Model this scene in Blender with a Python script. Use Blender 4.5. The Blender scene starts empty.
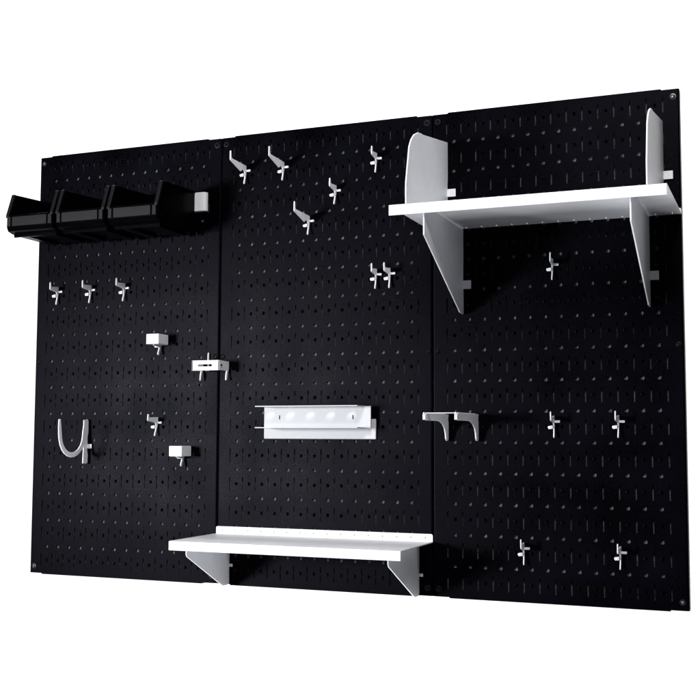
import bpy, bmesh, math, random
from mathutils import Matrix, Vector
IN = 0.0254
random.seed(4)
scn = bpy.context.scene
COL = scn.collection

# ------------------------------------------------------------------ materials
def mat(name, col, rough=.45, spec=.5, metal=0.0, bump=0.0, scale=900.0, var=0.0, coat=0.0, rvar=0.0):
    m = bpy.data.materials.new(name); m.use_nodes = True
    nt = m.node_tree; b = nt.nodes['Principled BSDF']
    b.inputs['Base Color'].default_value = (*col, 1)
    b.inputs['Roughness'].default_value = rough
    b.inputs['Specular IOR Level'].default_value = spec
    b.inputs['Metallic'].default_value = metal
    b.inputs['Coat Weight'].default_value = coat
    tc = nt.nodes.new('ShaderNodeTexCoord')
    if bump:
        n = nt.nodes.new('ShaderNodeTexNoise'); n.inputs['Scale'].default_value = scale
        n.inputs['Detail'].default_value = 3
        bp = nt.nodes.new('ShaderNodeBump'); bp.inputs['Strength'].default_value = bump
        bp.inputs['Distance'].default_value = 0.0006
        nt.links.new(tc.outputs['Object'], n.inputs['Vector'])
        nt.links.new(n.outputs['Fac'], bp.inputs['Height'])
        nt.links.new(bp.outputs['Normal'], b.inputs['Normal'])
    if var:
        n2 = nt.nodes.new('ShaderNodeTexNoise'); n2.inputs['Scale'].default_value = 420
        n2.inputs['Detail'].default_value = 4
        n3 = nt.nodes.new('ShaderNodeTexNoise'); n3.inputs['Scale'].default_value = 9
        n3.inputs['Detail'].default_value = 5
        ad = nt.nodes.new('ShaderNodeMath'); ad.operation = 'ADD'
        mr = nt.nodes.new('ShaderNodeMapRange')
        mr.inputs['From Min'].default_value = .7; mr.inputs['From Max'].default_value = 1.3
        mr.inputs['To Min'].default_value = 1 - var; mr.inputs['To Max'].default_value = 1 + var
        mx = nt.nodes.new('ShaderNodeVectorMath'); mx.operation = 'SCALE'
        mx.inputs[0].default_value = col
        for q in (n2, n3): nt.links.new(tc.outputs['Object'], q.inputs['Vector'])
        nt.links.new(n2.outputs['Fac'], ad.inputs[0]); nt.links.new(n3.outputs['Fac'], ad.inputs[1])
        nt.links.new(ad.outputs[0], mr.inputs['Value'])
        nt.links.new(mr.outputs[0], mx.inputs['Scale'])
        nt.links.new(mx.outputs[0], b.inputs['Base Color'])
        if rvar:
            mr2 = nt.nodes.new('ShaderNodeMapRange')
            mr2.inputs['From Min'].default_value = .7; mr2.inputs['From Max'].default_value = 1.3
            mr2.inputs['To Min'].default_value = rough - rvar; mr2.inputs['To Max'].default_value = rough + rvar
            nt.links.new(ad.outputs[0], mr2.inputs['Value'])
            nt.links.new(mr2.outputs[0], b.inputs['Roughness'])
    return m

M_PANEL = mat('black_powder_coat', (.0005, .0005, .0015), .36, .036, bump=.5, scale=800, var=.9, rvar=.13)
M_PANEL.node_tree.nodes['Principled BSDF'].inputs['Specular Tint'].default_value = (.84, .82, 1, 1)
M_WHITE = mat('white_powder_coat', (.76, .775, .81), .42, .45, bump=.35, scale=900, var=.10, rvar=.08)
M_BIN = mat('black_plastic', (.0006, .0006, .0010), .28, .025, bump=.15, scale=700, var=.3, rvar=.06)
M_BFACE = mat('lit_black_plastic', (.0035, .0035, .0048), .42, .16, bump=.4, scale=900, var=.6, rvar=.1)  # bin plastic lightened: light on fronts and rims put into the colour
M_STEEL = mat('screw_steel', (.30, .30, .32), .28, .5, metal=1.0, bump=.1, var=.1)
M_DARK = mat('dark_screw', (.002, .002, .002), .5, .1, bump=.1, var=.1)
M_RING = mat('blackened_steel', (.06, .06, .065), .3, .5, metal=1.0, bump=.2, var=.3)
M_SOFT = mat('off_white_coat', (.47, .48, .51), .42, .45, bump=.25, scale=1500, var=.03)
M_BOARD = mat('grey_board', (.08, .08, .08), .8, .2, bump=.3, scale=300, var=.9)
M_WALL = mat('white_backdrop', (.92, .92, .92), .95, .05, bump=.05, scale=60, var=.01)

# ------------------------------------------------------------------ helpers (inches)
def S(v): return Vector(v) * IN

def finish(name, bm, m, parent=None, loc=None, bevel=0, smooth=False, seg=2):
    bmesh.ops.remove_doubles(bm, verts=bm.verts, dist=1e-6)
    bmesh.ops.recalc_face_normals(bm, faces=bm.faces)
    me = bpy.data.meshes.new(name); bm.to_mesh(me); bm.free()
    me.materials.append(m)
    o = bpy.data.objects.new(name, me); COL.objects.link(o)
    if parent is not None: o.parent = parent
    if loc is not None: o.location = S(loc)
    if smooth:
        for p in me.polygons: p.use_smooth = True
        try: me.set_sharp_from_angle(angle=math.radians(35))
        except Exception: pass
    if bevel:
        b = o.modifiers.new('bevel', 'BEVEL'); b.width = bevel * IN; b.segments = seg
        b.limit_method = 'ANGLE'; b.angle_limit = math.radians(35)
    return o

def tag(o, label, cat, group=None):
    o['label'] = label; o['category'] = cat
    if group: o['group'] = group
    return o

def empty(name, loc, label, cat, group=None):
    o = bpy.data.objects.new(name, None); COL.objects.link(o)
    o.location = S(loc); o.empty_display_size = .02
    return tag(o, label, cat, group)

def box(bm, x0, x1, y0, y1, z0, z1):
    v = [bm.verts.new(S(p)) for p in ((x0,y0,z0),(x1,y0,z0),(x1,y1,z0),(x0,y1,z0),(x0,y0,z1),(x1,y0,z1),(x1,y1,z1),(x0,y1,z1))]
    for f in ((0,3,2,1),(4,5,6,7),(0,1,5,4),(1,2,6,5),(2,3,7,6),(3,0,4,7)):
        bm.faces.new([v[i] for i in f])

def prism(bm, pts, a0, a1, axis='x'):
    """closed outline pts extruded along an axis; x: pts are (y,z), y: pts are (x,z), z: pts are (x,y)"""
    def P(p, a):
        return {'x': (a, p[0], p[1]), 'y': (p[0], a, p[1]), 'z': (p[0], p[1], a)}[axis]
    A = [bm.verts.new(S(P(p, a0))) for p in pts]; B = [bm.verts.new(S(P(p, a1))) for p in pts]
    n = len(pts)
    bm.faces.new(A); bm.faces.new(list(reversed(B)))
    for i in range(n):
        j = (i + 1) % n
        bm.faces.new([A[i], A[j], B[j], B[i]])

def arc(cx, cz, r, a0, a1, n=6):
    return [(cx + r*math.cos(math.radians(a0 + (a1-a0)*i/n)), cz + r*math.sin(math.radians(a0 + (a1-a0)*i/n))) for i in range(n+1)]

def cell(bm, cx, cz, x0, x1, z0, z1, w, h, depth, P, n=16):
    """flat cell x0..x1,z0..z1 with one real opening (a circle, or a slot w wide and h tall) and its cut wall"""
    outer, inner = [], []
    hw, hh = (x1-x0)/2, (z1-z0)/2; ox, oz = (x0+x1)/2, (z0+z1)/2
    r = w/2; st = max(0, h/2 - r); horiz = False
    if h < w: r = h/2; st = w/2 - r; horiz = True
    for i in range(n):
        t = 2*math.pi*i/n; c, s = math.cos(t), math.sin(t)
        k = max(abs(c), abs(s)); outer.append((ox + hw*c/k, oz + hh*s/k))
        if horiz: inner.append((cx + r*c + (st if c > 1e-6 else -st if c < -1e-6 else 0), cz + r*s))
        else: inner.append((cx + r*c, cz + r*s + (st if s > 1e-6 else -st if s < -1e-6 else 0)))
    O = [bm.verts.new(S(P(a, b, 0))) for a, b in outer]
    I = [bm.verts.new(S(P(a, b, 0))) for a, b in inner]
    K = [bm.verts.new(S(P(a, b, depth))) for a, b in inner]
    for i in range(n):
        j = (i+1) % n
        bm.faces.new([O[i], O[j], I[j], I[i]])
        bm.faces.new([I[i], I[j], K[j], K[i]])

def quad(bm, P, x0, x1, z0, z1):
    bm.faces.new([bm.verts.new(S(P(a, b, 0))) for a, b in ((x0,z0),(x1,z0),(x1,z1),(x0,z1))])

# ------------------------------------------------------------------ perforated panel (16 x 32 inches)
def panel_mesh():
    bm = bmesh.new()
    P = lambda a, b, d: (a, d, b)
    T = .045
    for k in range(1, 16):                       # slot columns
        for m in range(1, 32, 2):
            cell(bm, k, m, k-.25, k+.25, m-1, m+1 if m < 31 else 31.75, .085, .98, T, P)
    for k in range(1, 15):                       # hole columns
        for m in range(1, 32):
            z0 = .0 if m == 1 else m-.5; z1 = 31.75 if m == 31 else m+.5
            cell(bm, k+.5, m, k+.25, k+.75, z0, z1, .25, .25, T, P)
    # plain borders, with the corner zones a little lower than the folded middle
    e = .02
    quad(bm, P, .14, .75, -.0, 31.93); quad(bm, P, 15.25, 15.86, -.0, 31.93)
    quad(bm, P, .75, 15.25, 31.75, 31.93)
    quad(bm, P, 1.1, 14.9, 31.93, 32.0)
    quad(bm, P, 1.1, 14.9, -.07, 0)
    # rolled side edges and side flanges
    for s, x in ((1, .0), (-1, 16.0)):
        prev = None
        for i in range(5):
            a = math.radians(90*i/4); px = x + s*(.14 - .14*math.sin(a)); py = .14 - .14*math.cos(a)
            cur = (px, py)
            if prev:
                bm.faces.new([bm.verts.new(S(q)) for q in ((prev[0],prev[1],0),(cur[0],cur[1],0),(cur[0],cur[1],31.93),(prev[0],prev[1],31.93))])
            prev = cur
        bm.faces.new([bm.verts.new(S(q)) for q in ((x,.14,0),(x,.75,0),(x,.75,31.93),(x,.14,31.93))])
    for z in (32.0, -.07):
        sg = 1 if z > 0 else -1
        bm.faces.new([bm.verts.new(S(q)) for q in ((1.1,0,z),(14.9,0,z),(14.9,.75,z),(1.1,.75,z))])
    return bm

bm = panel_mesh()
panel0 = finish('pegboard_panel', bm, M_PANEL, loc=(0,0,0))
plabels = ['black perforated metal panel at the left, holding the row of storage bins',
           'black perforated metal panel in the middle, above and behind the lower white shelf',
           'black perforated metal panel at the right, carrying the large upper white shelf']
def screw(parent, x, z, m, r=.17):
    bm = bmesh.new()
    n = 20; rings = [(r, 0), (r*.95, -.035), (r*.65, -.075), (r*.42, -.085), (r*.36, -.03), (0.001, -.028)]
    V = [[bm.verts.new(S((x + q*math.cos(2*math.pi*i/n), y, z + q*math.sin(2*math.pi*i/n)))) for i in range(n)] for q, y in rings]
    for a, b in zip(V, V[1:]):
        for i in range(n):
            j = (i+1) % n; bm.faces.new([a[i], a[j], b[j], b[i]])
    o = finish('screw', bm, m, parent, smooth=True)
    return o
def washer(parent, x, z):
    bm = bmesh.new(); n = 24
    rings = [(.20, 0), (.19, -.015), (.15, -.018), (.13, .0)]
    V = [[bm.verts.new(S((x + q*math.cos(2*math.pi*i/n), y, z + q*math.sin(2*math.pi*i/n)))) for i in range(n)] for q, y in rings]
    for a, b in zip(V, V[1:]):
        for i in range(n):
            j = (i+1) % n; bm.faces.new([a[i], a[j], b[j], b[i]])
    return finish('washer', bm, M_RING, parent, smooth=True)
for i in range(3):
    p = panel0 if i == 0 else panel0.copy()
    if i: COL.objects.link(p)
    p.location = S((16*i + (0.0 if i == 0 else .0), 0, 0))
    tag(p, plabels[i], 'pegboard', 'black pegboard panels')
    for x, z in ((.38, 31.45), (15.62, 31.45), (.38, .5), (15.62, .5)):
        s = screw(p, x, z, M_STEEL if 16*i+x in (.38, 47.62) else M_DARK, .12)
        washer(p, x, z)
    for x in (.3, 15.7): screw(p, x, 16, M_DARK, .2)  # dark discs standing in for open mounting holes

# backing board added behind the panels so the holes look dim, not white
bm = bmesh.new(); box(bm, .15, 47.85, .36, .7, .2, 31.7)
for zz in range(2, 31, 2): box(bm, .9, 47.1, .12, .37, zz-.2, zz+.2)  # battens added close behind alternate rows to catch light as pale dots
tag(finish('added_backing', bm, M_BOARD), 'added grey backing board with battens behind the black panels, glimpsed as pale dots through their holes', 'board')

# ------------------------------------------------------------------ shelves
def shelf_board(parent, w, d, z, lip, up, down, flat_holes):
    bm = bmesh.new()
    T = .06
    Pt = lambda a, b, q: (a, -b, z - q)          # top sheet, b measured outwards from the panel
    rows = flat_holes
    # top skin with rows of narrow slots
    edges = [0.08]
    for r in rows: edges += [r-.35, r+.35]
    edges.append(d - .05)
    for i in range(0, len(edges)-1):
        a, b = edges[i], edges[i+1]
        if i % 2 == 0: quad(bm, Pt, 0, w, a, b)
        else:
            c = (a+b)/2
            for k in range(int(w)):
                cell(bm, k+.5, c, k, k+1, a, b, .07, .34, T, Pt)
    # underside skin
    Pb = lambda a, b, q: (a, -b, z - T)
    for i in range(0, len(edges)-1):
        a, b = edges[i], edges[i+1]
        if i % 2 == 0: quad(bm, Pb, 0, w, a, b)
        else:
            c = (a+b)/2
            for k in range(int(w)):
                cell(bm, k+.5, c, k, k+1, a, b, .07, .34, 0, Pb)
    for x in (0, w):
        bm.faces.new([bm.verts.new(S(q)) for q in ((x,-.08,z),(x,-d+.05,z),(x,-d+.05,z-T),(x,-.08,z-T))])
    o = finish('shelf_board', bm, M_WHITE, parent)
    # folded front lip
    bm = bmesh.new()
    r = .07
    prof = [(-d+.05, z)] + [(-d + r - r*math.sin(a) - .02, z - r + r*math.cos(a)) for a in (0.4, .8, 1.2, 1.57)] + \
           [(-d-.02, z-lip), (-d+.04, z-lip), (-d+.05, z-T)]
    prism(bm, prof, 0, w, 'x')
    finish('front_lip', bm, M_WHITE, parent, bevel=.05, seg=3)
    # back flange with small holes, rounded upper corners
    bm = bmesh.new()
    Pf = lambda a, b, q: (a, -.08 + q, b)
    zt = z + up
    cz = (z + zt)/2
    for k in range(int(w)):
        x0, x1 = k, k+1
        if k == 0: x0 = .12
        if k == w-1: x1 = w-.12
        cell(bm, k+.5, cz, x0, x1, z-T if down == 0 else z-down, zt, .085, .085, .06, Pf)
    zb = z-T if down == 0 else z-down
    for s, x in ((1, 0), (-1, w)):
        pts = [(x + s*.12, zb), (x + s*.12, zt)] + [(x + s*(.12 - .12*math.sin(a)), zt - .12 + .12*math.cos(a)) for a in (.4, .8, 1.2, 1.57)] + [(x, zb)]
        bm.faces.new([bm.verts.new(S((p[0], -.08, p[1]))) for p in pts])
    for a, b in (((.12, zt), (w-.12, zt)),):
        bm.faces.new([bm.verts.new(S(q)) for q in ((a[0],-.08,a[1]),(b[0],-.08,b[1]),(b[0],-.02,b[1]),(a[0],-.02,a[1]))])
    finish('back_flange', bm, M_WHITE, parent)

def plate(name, parent, x, pts, t=.09, bevel=.02):
    bm = bmesh.new(); prism(bm, pts, x, x+t, 'x')
    return finish(name, bm, M_WHITE, parent, bevel=bevel)
def tab(parent, x0, x1, z, h, y=-.14):
    bm = bmesh.new(); box(bm, x0, x1, y, y+.07, z-h/2, z+h/2)
    return finish('tab', bm, M_WHITE, parent, bevel=.015)

# lower shelf
ls = empty('wall_shelf', (16, 0, 0), 'shallow white metal shelf low on the middle panel, with an upstanding back flange', 'shelf')
shelf_board(ls, 16, 6.45, 3.5, .60, .50, 0, [5.6])
lowpts = [(-.01, 3.40), (-5.95, 3.40), (-5.95, 2.62), (-5.85, 2.45), (-1.1, .08), (-.9, .0), (-.3, -.02), (-.01, .12)]
for x in (.97, 14.97):
    b = plate('bracket', ls, x, lowpts)
    tab(ls, x+.09, x+.36, 1.32, .2, -.1)

# upper shelf
us = empty('wall_shelf', (32, 0, 0), 'deep white metal shelf high on the right panel, between upright end plates', 'shelf')
UD = 8.6
shelf_board(us, 16, UD, 24.08, .64, .33, 0, [.5, 8.0])
uppts = [(-.01, 23.98), (-UD+.25, 23.98), (-UD+.25, 22.2), (-1.0, 18.52), (-.8, 18.4), (-.1, 18.36), (-.01, 18.45),
         (-.01, 19.9), (-.09, 20.3), (-.05, 21.0), (-.02, 22.0)]
divpts = [(-.01, 24.1), (-UD+.05, 24.1), (-UD+.05, 25.35), (-7.95, 27.7), (-7.55, 28.25), (-7.0, 28.68), (-6.3, 28.98), (-5.7, 29.08), (-5.3, 29.1), (-.02, 29.95),
          (-.01, 27.4), (-.08, 27.1), (-.01, 26.2), (-.09, 25.9)]
for x in (2.05, 13.98):
    plate('bracket', us, x, uppts)
    tab(us, x+.02, x+.62, 20.3, .56)
for x in (1.0, 14.9):
    plate('end_plate', us, x, divpts)
    tab(us, x+.02, x+.65, 26.5, .52)

# ------------------------------------------------------------------ storage bins
BX0, BP = 1.42, 4.31
def make_bin():
    root = bpy.data.objects.new('storage_bin', None); COL.objects.link(root)
    W = 4.10; t = .10
    side = [(-.45, 24.95), (-.45, 28.1), (-4.9, 27.8), (-5.45, 26.35), (-5.55, 26.15), (-5.55, 25.35), (-5.4, 25.08), (-4.9, 24.95)]
    bm = bmesh.new()
    for x in (0.06, W-.06-t): prism(bm, side, x, x+t, 'x')
    box(bm, .16, W-.16, -.55, -.45, 24.95, 28.05)                      # back
    box(bm, .16, W-.16, -4.95, -.55, 24.95, 25.06)                     # floor
    prism(bm, [(-4.9, 24.96), (-5.4, 25.09), (-5.54, 25.35), (-5.54, 26.12), (-5.44, 26.12), (-5.44, 25.38), (-5.33, 25.18), (-4.9, 25.06)], .16, W-.16, 'x')
    finish('bin_body', bm, M_BIN, root, bevel=.02)
    # raised label face on the front, between two grooves
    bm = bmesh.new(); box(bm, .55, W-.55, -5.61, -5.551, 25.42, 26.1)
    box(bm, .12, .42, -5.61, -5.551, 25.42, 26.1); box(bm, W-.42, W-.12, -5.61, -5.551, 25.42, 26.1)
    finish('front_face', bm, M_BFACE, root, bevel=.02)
    # thick rim along the slanted fronts and tops of the side walls and the scoop lip
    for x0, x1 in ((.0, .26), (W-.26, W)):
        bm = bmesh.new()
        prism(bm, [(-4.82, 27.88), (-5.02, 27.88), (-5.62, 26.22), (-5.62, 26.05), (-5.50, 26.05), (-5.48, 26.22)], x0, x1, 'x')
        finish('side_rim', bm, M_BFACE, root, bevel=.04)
        bm = bmesh.new(); xm = x0 if x0 < 1 else x1-.2
        prism(bm, [(-.45, 28.02), (-.45, 28.12), (-4.85, 27.88), (-4.87, 27.78)], xm, xm+.2, 'x')
        finish('top_rim', bm, M_BIN, root, bevel=.02)
    bm = bmesh.new(); box(bm, .3, W-.3, -5.66, -5.42, 26.12, 26.2)
    finish('front_lip', bm, M_BIN, root, bevel=.03)
    bm = bmesh.new()
    box(bm, .5, 1.2, -4.6, -.9, 24.78, 24.95); box(bm, W-1.2, W-.5, -4.6, -.9, 24.78, 24.95); box(bm, .2, W-.2, -4.9, -4.75, 24.72, 24.95)
    finish('foot', bm, M_BIN, root, bevel=.02)
    return root
def copy_tree(o, parent=None):
    c = o.copy(); COL.objects.link(c)
    if parent is not None: c.parent = parent
    for ch in [q for q in bpy.data.objects if q.parent == o]: copy_tree(ch, c)
    return c
bin0 = make_bin()
blabels = ['black plastic bin at the left end of the row, overhanging the panel edge',
           'middle open black plastic bin, between the two other bins',
           'black plastic bin at the right end of the row, beside the white rail end']
for i in range(3):
    b = bin0 if i == 0 else copy_tree(bin0)
    b.location = S((BX0 + BP*i, 0, 0)); tag(b, blabels[i], 'storage bin', 'black plastic bins in a row')
bm = bmesh.new()
prism(bm, [(.9, -.01), (.9, -.34), (1.0, -.40), (14.60, -.40), (14.78, -.37), (14.9, -.28), (14.95, -.14), (14.95, -.01)], 26.62, 28.0, 'z')
tag(finish('bin_rail', bm, M_WHITE, bevel=.03), 'white hanging rail whose bright end shows at the right of the black bins', 'rail')

# ------------------------------------------------------------------ hooks
def hook_mesh(L, tall, seed):
    """bent sheet-metal hook; origin at the slot centre, y = 0 the panel face"""
    bm = bmesh.new(); t = .075
    y0 = -L
    prof = [(-.03, .70), (y0+.28, .70 if L > 1.5 else .64), (y0+.17, .76 if L > 1.5 else .66), (y0+.14, tall-.02), (y0+.07, tall+.03), (y0, tall-.02), (y0-.02, .56 if L > 1.5 else .45),
            (y0+.05, .50 if L > 1.5 else .38)] + \
           ([(-1.0, .14), (-.86, .10), (-.76, .16), (-.66, .30)] if L > 1.5 else []) + [(-.36, .26), (-.26, .12),
            (-.26, -.10), (-.28, -.26), (-.36, -.46), (-.40, -.60), (-.38, -.68), (-.30, -.70), (-.23, -.62), (-.20, -.46), (-.14, -.24), (-.10, -.05), (-.03, .1)]
    prism(bm, prof, -t/2, t/2, 'x')
    box(bm, t/2, .38, -.15, -.02, .24, .39)             # tab to the right
    prism(bm, [(-t/2, -.12), (-.30, -.14), (-.36, -.04), (-.34, .05), (-t/2, .10)], -.38, -.26, 'y')   # tab to the left
    me_o = finish('peg_hook', bm, M_WHITE, bevel=.022, smooth=False)
    return me_o
H = [
 (18, 29, 1, 'long white hook at the upper left corner of the middle black panel'),
 (21, 29, 1, 'long white hook in the middle panel top row, second from the left'),
 (28, 29, 0, 'short white hook top right on the middle panel, nearest the upper shelf end plate'),
 (25, 27, 0, 'short white hook just below the middle panel top row, up right of a long hook'),
 (23, 25, 1, 'long white hook, lowest of the five scattered at the middle panel top'),
 (28, 21, 0, 'short white hook, left one of the close pair right of centre on the middle panel'),
 (29, 21, 0, 'short white hook, right one of the close pair beside the upper shelf bracket'),
 (40, 21, 0, 'short dim white hook in the shade under the upper white shelf'),
 (40, 11, 0, 'short white hook on the right panel, nearest to the pronged white bracket'),
 (44, 11, 0, 'short white hook near the right edge of the right panel, halfway down'),
 (38, 3, 0, 'short white hook low on the right panel, left one of the bottom two'),
 (44, 3, 0, 'short white hook in the lower right corner of the right panel'),
 (2, 21, 0, 'short white hook, leftmost of the row of three under the black bins'),
 (5, 21, 0, 'short white hook, middle of the row of three under the black bins'),
 (8, 21, 0, 'short white hook, rightmost of the row of three under the black bins'),
 (11, 11, 2, 'short white hook on the left panel, just above the lower white block hook'),
]
protos = {}
for x, z, kind, lab in H:
    if kind not in protos:
        o = hook_mesh(2.4 if kind == 1 else 1.17 if kind == 0 else 1.3, 1.2 if kind == 1 else .95 if kind == 0 else .86, 0); protos[kind] = o
    else:
        o = protos[kind].copy(); COL.objects.link(o)
    o.location = S((x+.03, 0, z)); o.rotation_euler = (math.radians(random.uniform(-3, 3)), math.radians(random.uniform(-2, 2)), math.radians(random.uniform(-4, 4)))
    tag(o, lab, 'hook', 'small white hooks on the black panels')

# block hooks
def block_hook(x, z, lab):
    root = empty('block_hook', (x, 0, z), lab, 'hook', 'white block hooks on the left panel')
    bm = bmesh.new(); box(bm, -.42, .62, -1.42, -.06, -.06, .68)
    finish('block', bm, M_WHITE, root, bevel=.05, seg=3)
    bm = bmesh.new()
    prism(bm, [(-.05, -.07), (-1.05, -.07), (-1.1, -.13), (-.42, -.2), (-.32, -.3), (-.42, -.5), (-.5, -.68), (-.42, -.78), (-.3, -.74), (-.2, -.5), (-.05, -.28)], -.06, .05, 'x')
    box(bm, -.34, -.06, -.42, -.28, -.22, -.07)
    finish('stem', bm, M_WHITE, root, bevel=.02)
block_hook(11.22, 17.0, 'small white block hook on the left panel, just above the slotted white bracket')
block_hook(13.27, 8.95, 'small white block hook low on the left panel, above the lower shelf left end')

# big U shaped hook in plane x = 5
def strip(pts, w):
    """ribbon outline along a centre line, width w, round ends"""
    L, R = [], []
    n = len(pts)
    for i, p in enumerate(pts):
        a = Vector(pts[max(0, i-1)]); b = Vector(pts[min(n-1, i+1)]); d = (b-a).normalized(); q = Vector((-d.y, d.x))
        ww = w[i] if isinstance(w, list) else w
        L.append(tuple(Vector(p) + q*ww/2)); R.append(tuple(Vector(p) - q*ww/2))
    return L + R[::-1]
uh = empty('u_hook', (5, 0, 9), 'large white U-shaped hook near the left edge of the left panel', 'hook')
cx, cz, rr = -1.97, 10.4, 1.42
line = [(-3.5, 11.52), (-3.48, 11.0), (-3.42, 10.4)] + [(cx + rr*math.cos(math.radians(a)), 10.35 + 1.42*math.sin(math.radians(a))) for a in (190, 205, 220, 235, 250, 265, 280, 295, 310, 325, 340, 352)] + [(-.5, 10.7), (-.42, 11.1), (-.4, 11.5)]
bm = bmesh.new()
out = strip(line, [.20, .31] + [.36]*(len(line)-2))
prism(bm, out, -.045, .045, 'x')
for v in bm.verts: v.co.z -= 9*IN
finish('hook_arm', bm, M_WHITE, uh, bevel=.03)
bm = bmesh.new(); prism(bm, [(-.62, -.72), (-.56, .6), (-.6, 2.5), (-.1, 2.56), (-.01, 2.4), (-.01, 1.6), (-.09, 1.2), (-.09, .2), (-.02, -.1), (-.04, -.7), (-.3, -.75)], -.045, .035, 'x')
finish('stem', bm, M_WHITE, uh, bevel=.025)
tab(uh, .05, .42, .55, .32, -.16)

# slotted bracket across the seam
sb = empty('slotted_bracket', (15.75, 0, 15), 'white folded bracket with a slotted front, straddling the left and middle panel seam', 'bracket')
bm = bmesh.new()
P = lambda a, b, q: (a, -1.5 + q, b)
cell(bm, -.05, .30, -1.08, 1.08, -.05, .65, 1.15, .17, .09, P, 24)
finish('front_plate', bm, M_WHITE, sb)
for x in (-1.08, .99):
    bm = bmesh.new()
    prism(bm, [(-1.5, .65), (-.02, .63), (-.02, .1), (-.16, -.15), (-.22, -.5), (-.30, -.72), (-.42, -.70), (-.40, -.35), (-.30, .0), (-.45, -.04), (-1.5, -.05)], x, x+.09, 'x')
    finish('side_plate', bm, M_WHITE, sb, bevel=.015)
bm = bmesh.new()
prism(bm, [(-.5, -.02), (-.02, -.02), (-.02, 1.2), (-.1, 1.32), (-.18, 1.2), (-.2, .1), (-.5, .1)], -.58, -.51, 'x')
finish('hanging_tab', bm, M_WHITE, sb, bevel=.02)
screw(sb, 0, 0, M_DARK, .08).location = S((1.09, -1.2, .32))  # dark disc standing in for a small hole in the side plate
for ch in sb.children:
    if ch.name.startswith('screw'): ch.rotation_euler = (0, 0, math.radians(90))

# pronged bracket
pb = empty('pronged_bracket', (33, 0, 11), 'white two-pronged bracket across the seam of middle and right panels', 'bracket')
for x in (0.0, 2.02):
    pr = [(-.01, .80), (-4.6, .80), (-4.85, .76), (-4.98, .62), (-4.96, .38), (-4.7, .34), (-2.3, .34)]
    pr += [(-2.3 + 1.65*math.sin(math.radians(a)), -.55 + .89*math.cos(math.radians(a))) for a in (20, 40, 60, 80)] + [(-.55, -.80), (-.4, -.92), (-.15, -.92), (-.03, -.8), (-.03, .3), (-.12, .45)]
    bm = bmesh.new(); prism(bm, pr, x, x+.09, 'x')
    finish('prong', bm, M_WHITE, pb, bevel=.015)
    bm = bmesh.new(); prism(bm, [(-4.93, .37), (-4.98, .37), (-5.0, .66), (-4.88, .83), (-.4, .84), (-.4, .80), (-4.85, .79), (-4.95, .66)], x-.08, x+.001, 'x')
    finish('folded_edge', bm, M_WHITE, pb, bevel=.01)
bm = bmesh.new(); box(bm, .09, 1.9, -4.8, -4.3, .77, .81)
finish('cross_plate', bm, M_WHITE, pb, bevel=.01)

# tool holder : channel with two ledges
th = empty('tool_holder', (20, 0, 11), 'wide white channel-shaped tool holder with two ledges on the middle panel', 'tool holder')
bm = bmesh.new(); box(bm, -.30, 8.05, -.14, -.03, -.84, .52)
finish('back_plate', bm, M_SOFT, th, bevel=.05, seg=3)
bm = bmesh.new(); box(bm, -.05, 7.86, -.62, -.54, -.12, 1.38)
finish('channel_web', bm, M_SOFT, th, bevel=.02)
def ledge(z):
    bm = bmesh.new()
    Pt = lambda a, b, q: (a, -b, z - q)
    for k in range(5):
        x0 = -.05 + 7.5*k/5; x1 = -.05 + 7.5*(k+1)/5
        for zz in (0, .06):
            Pz = lambda a, b, q, zz=zz: (a, -b, z - zz - q)
            cell(bm, (x0+x1)/2, 1.32, x0, x1, .62, 2.05, .62, .62, .06 if zz == 0 else 0, Pz)
    x0, x1 = -.05, 7.45
    for a, b in (((x0, -2.05), (x1, -2.05)), ((x1, -2.05), (x1, -.62)), ((x0, -.62), (x0, -2.05))):
        bm.faces.new([bm.verts.new(S(q)) for q in ((a[0],a[1],z),(b[0],b[1],z),(b[0],b[1],z-.06),(a[0],a[1],z-.06))])
    finish('ledge', bm, M_SOFT, th)
ledge(1.40); ledge(-.05)
for x in (1.1, 6.55):
    bm = bmesh.new(); box(bm, x, x+.07, -.635, -.621, .5, .78)
    finish('slot_mark', bm, M_DARK, th)  # thin dark slab standing in for a slot through the web

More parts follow.
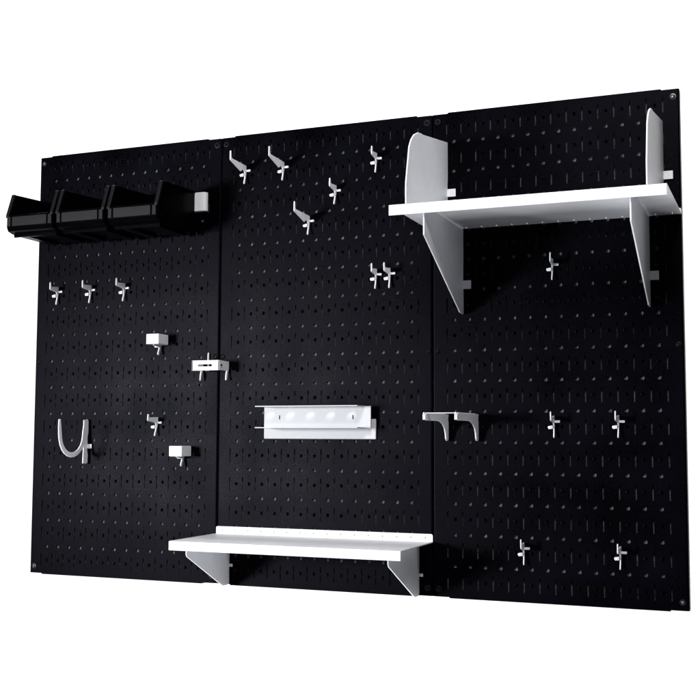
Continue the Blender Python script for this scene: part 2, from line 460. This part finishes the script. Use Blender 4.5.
# ------------------------------------------------------------------ backdrop
bm = bmesh.new()
box(bm, -130, 110, 70, 74, -75, 125)
wl = finish('wall', bm, M_WALL); wl['kind'] = 'structure'

# ------------------------------------------------------------------ lights
def area(name, loc, target, size, energy, col=(1,1,1), size_y=None):
    l = bpy.data.lights.new(name, 'AREA'); l.energy = energy; l.color = col
    l.shape = 'RECTANGLE'; l.size = size*IN; l.size_y = (size_y or size)*IN
    o = bpy.data.objects.new(name, l); COL.objects.link(o); o.location = S(loc)
    d = S(target) - S(loc); o.rotation_euler = d.to_track_quat('-Z', 'Y').to_euler()
    return o
area('key_lamp', (-26, -76, 13), (24, 0, 14), 15, 66, (.97, .98, 1.0))
area('overhead_lamp', (54, -82, 84), (34, 0, 20), 26, 56, (1.0, .98, .96))
area('added_backdrop_light', (-10, 20, 130), (-10, 70, 40), 160, 150, size_y=20)  # area light added out of view to burn the backdrop to white
area('added_backdrop_light', (-10, 20, -105), (-10, 70, -15), 160, 150, size_y=20)  # second added light, washing the backdrop from below

w = bpy.data.worlds.new('World'); scn.world = w; w.use_nodes = True
w.node_tree.nodes['Background'].inputs[0].default_value = (.95, .96, 1, 1)
w.node_tree.nodes['Background'].inputs[1].default_value = .10

# ------------------------------------------------------------------ camera (solved from the photograph)
f = 1100.339
wv = Vector((0.07977612459299868, 0.011427948457131416, 0.3805386767647466))
R = Matrix.Rotation(wv.length, 3, wv.normalized())
base = Matrix(((1,0,0),(0,0,-1),(0,1,0)))         # camera axes for a level view along +Y
cam = bpy.data.cameras.new('camera'); cam.sensor_width = 36; cam.lens = f/700*36
cam.clip_start = .05; cam.clip_end = 50
co = bpy.data.objects.new('camera', cam); COL.objects.link(co)
co.matrix_world = Matrix.Translation(S((53.91691324, -69.45398388, 10.22458421))) @ (R @ base).to_4x4()
scn.camera = co

scn.view_settings.view_transform = 'Standard'; scn.view_settings.look = 'None'

scn.view_settings.exposure = 0; scn.view_settings.gamma = 1
scn.render.engine = 'CYCLES'
scn.render.resolution_x = 1024; scn.render.resolution_y = 1024
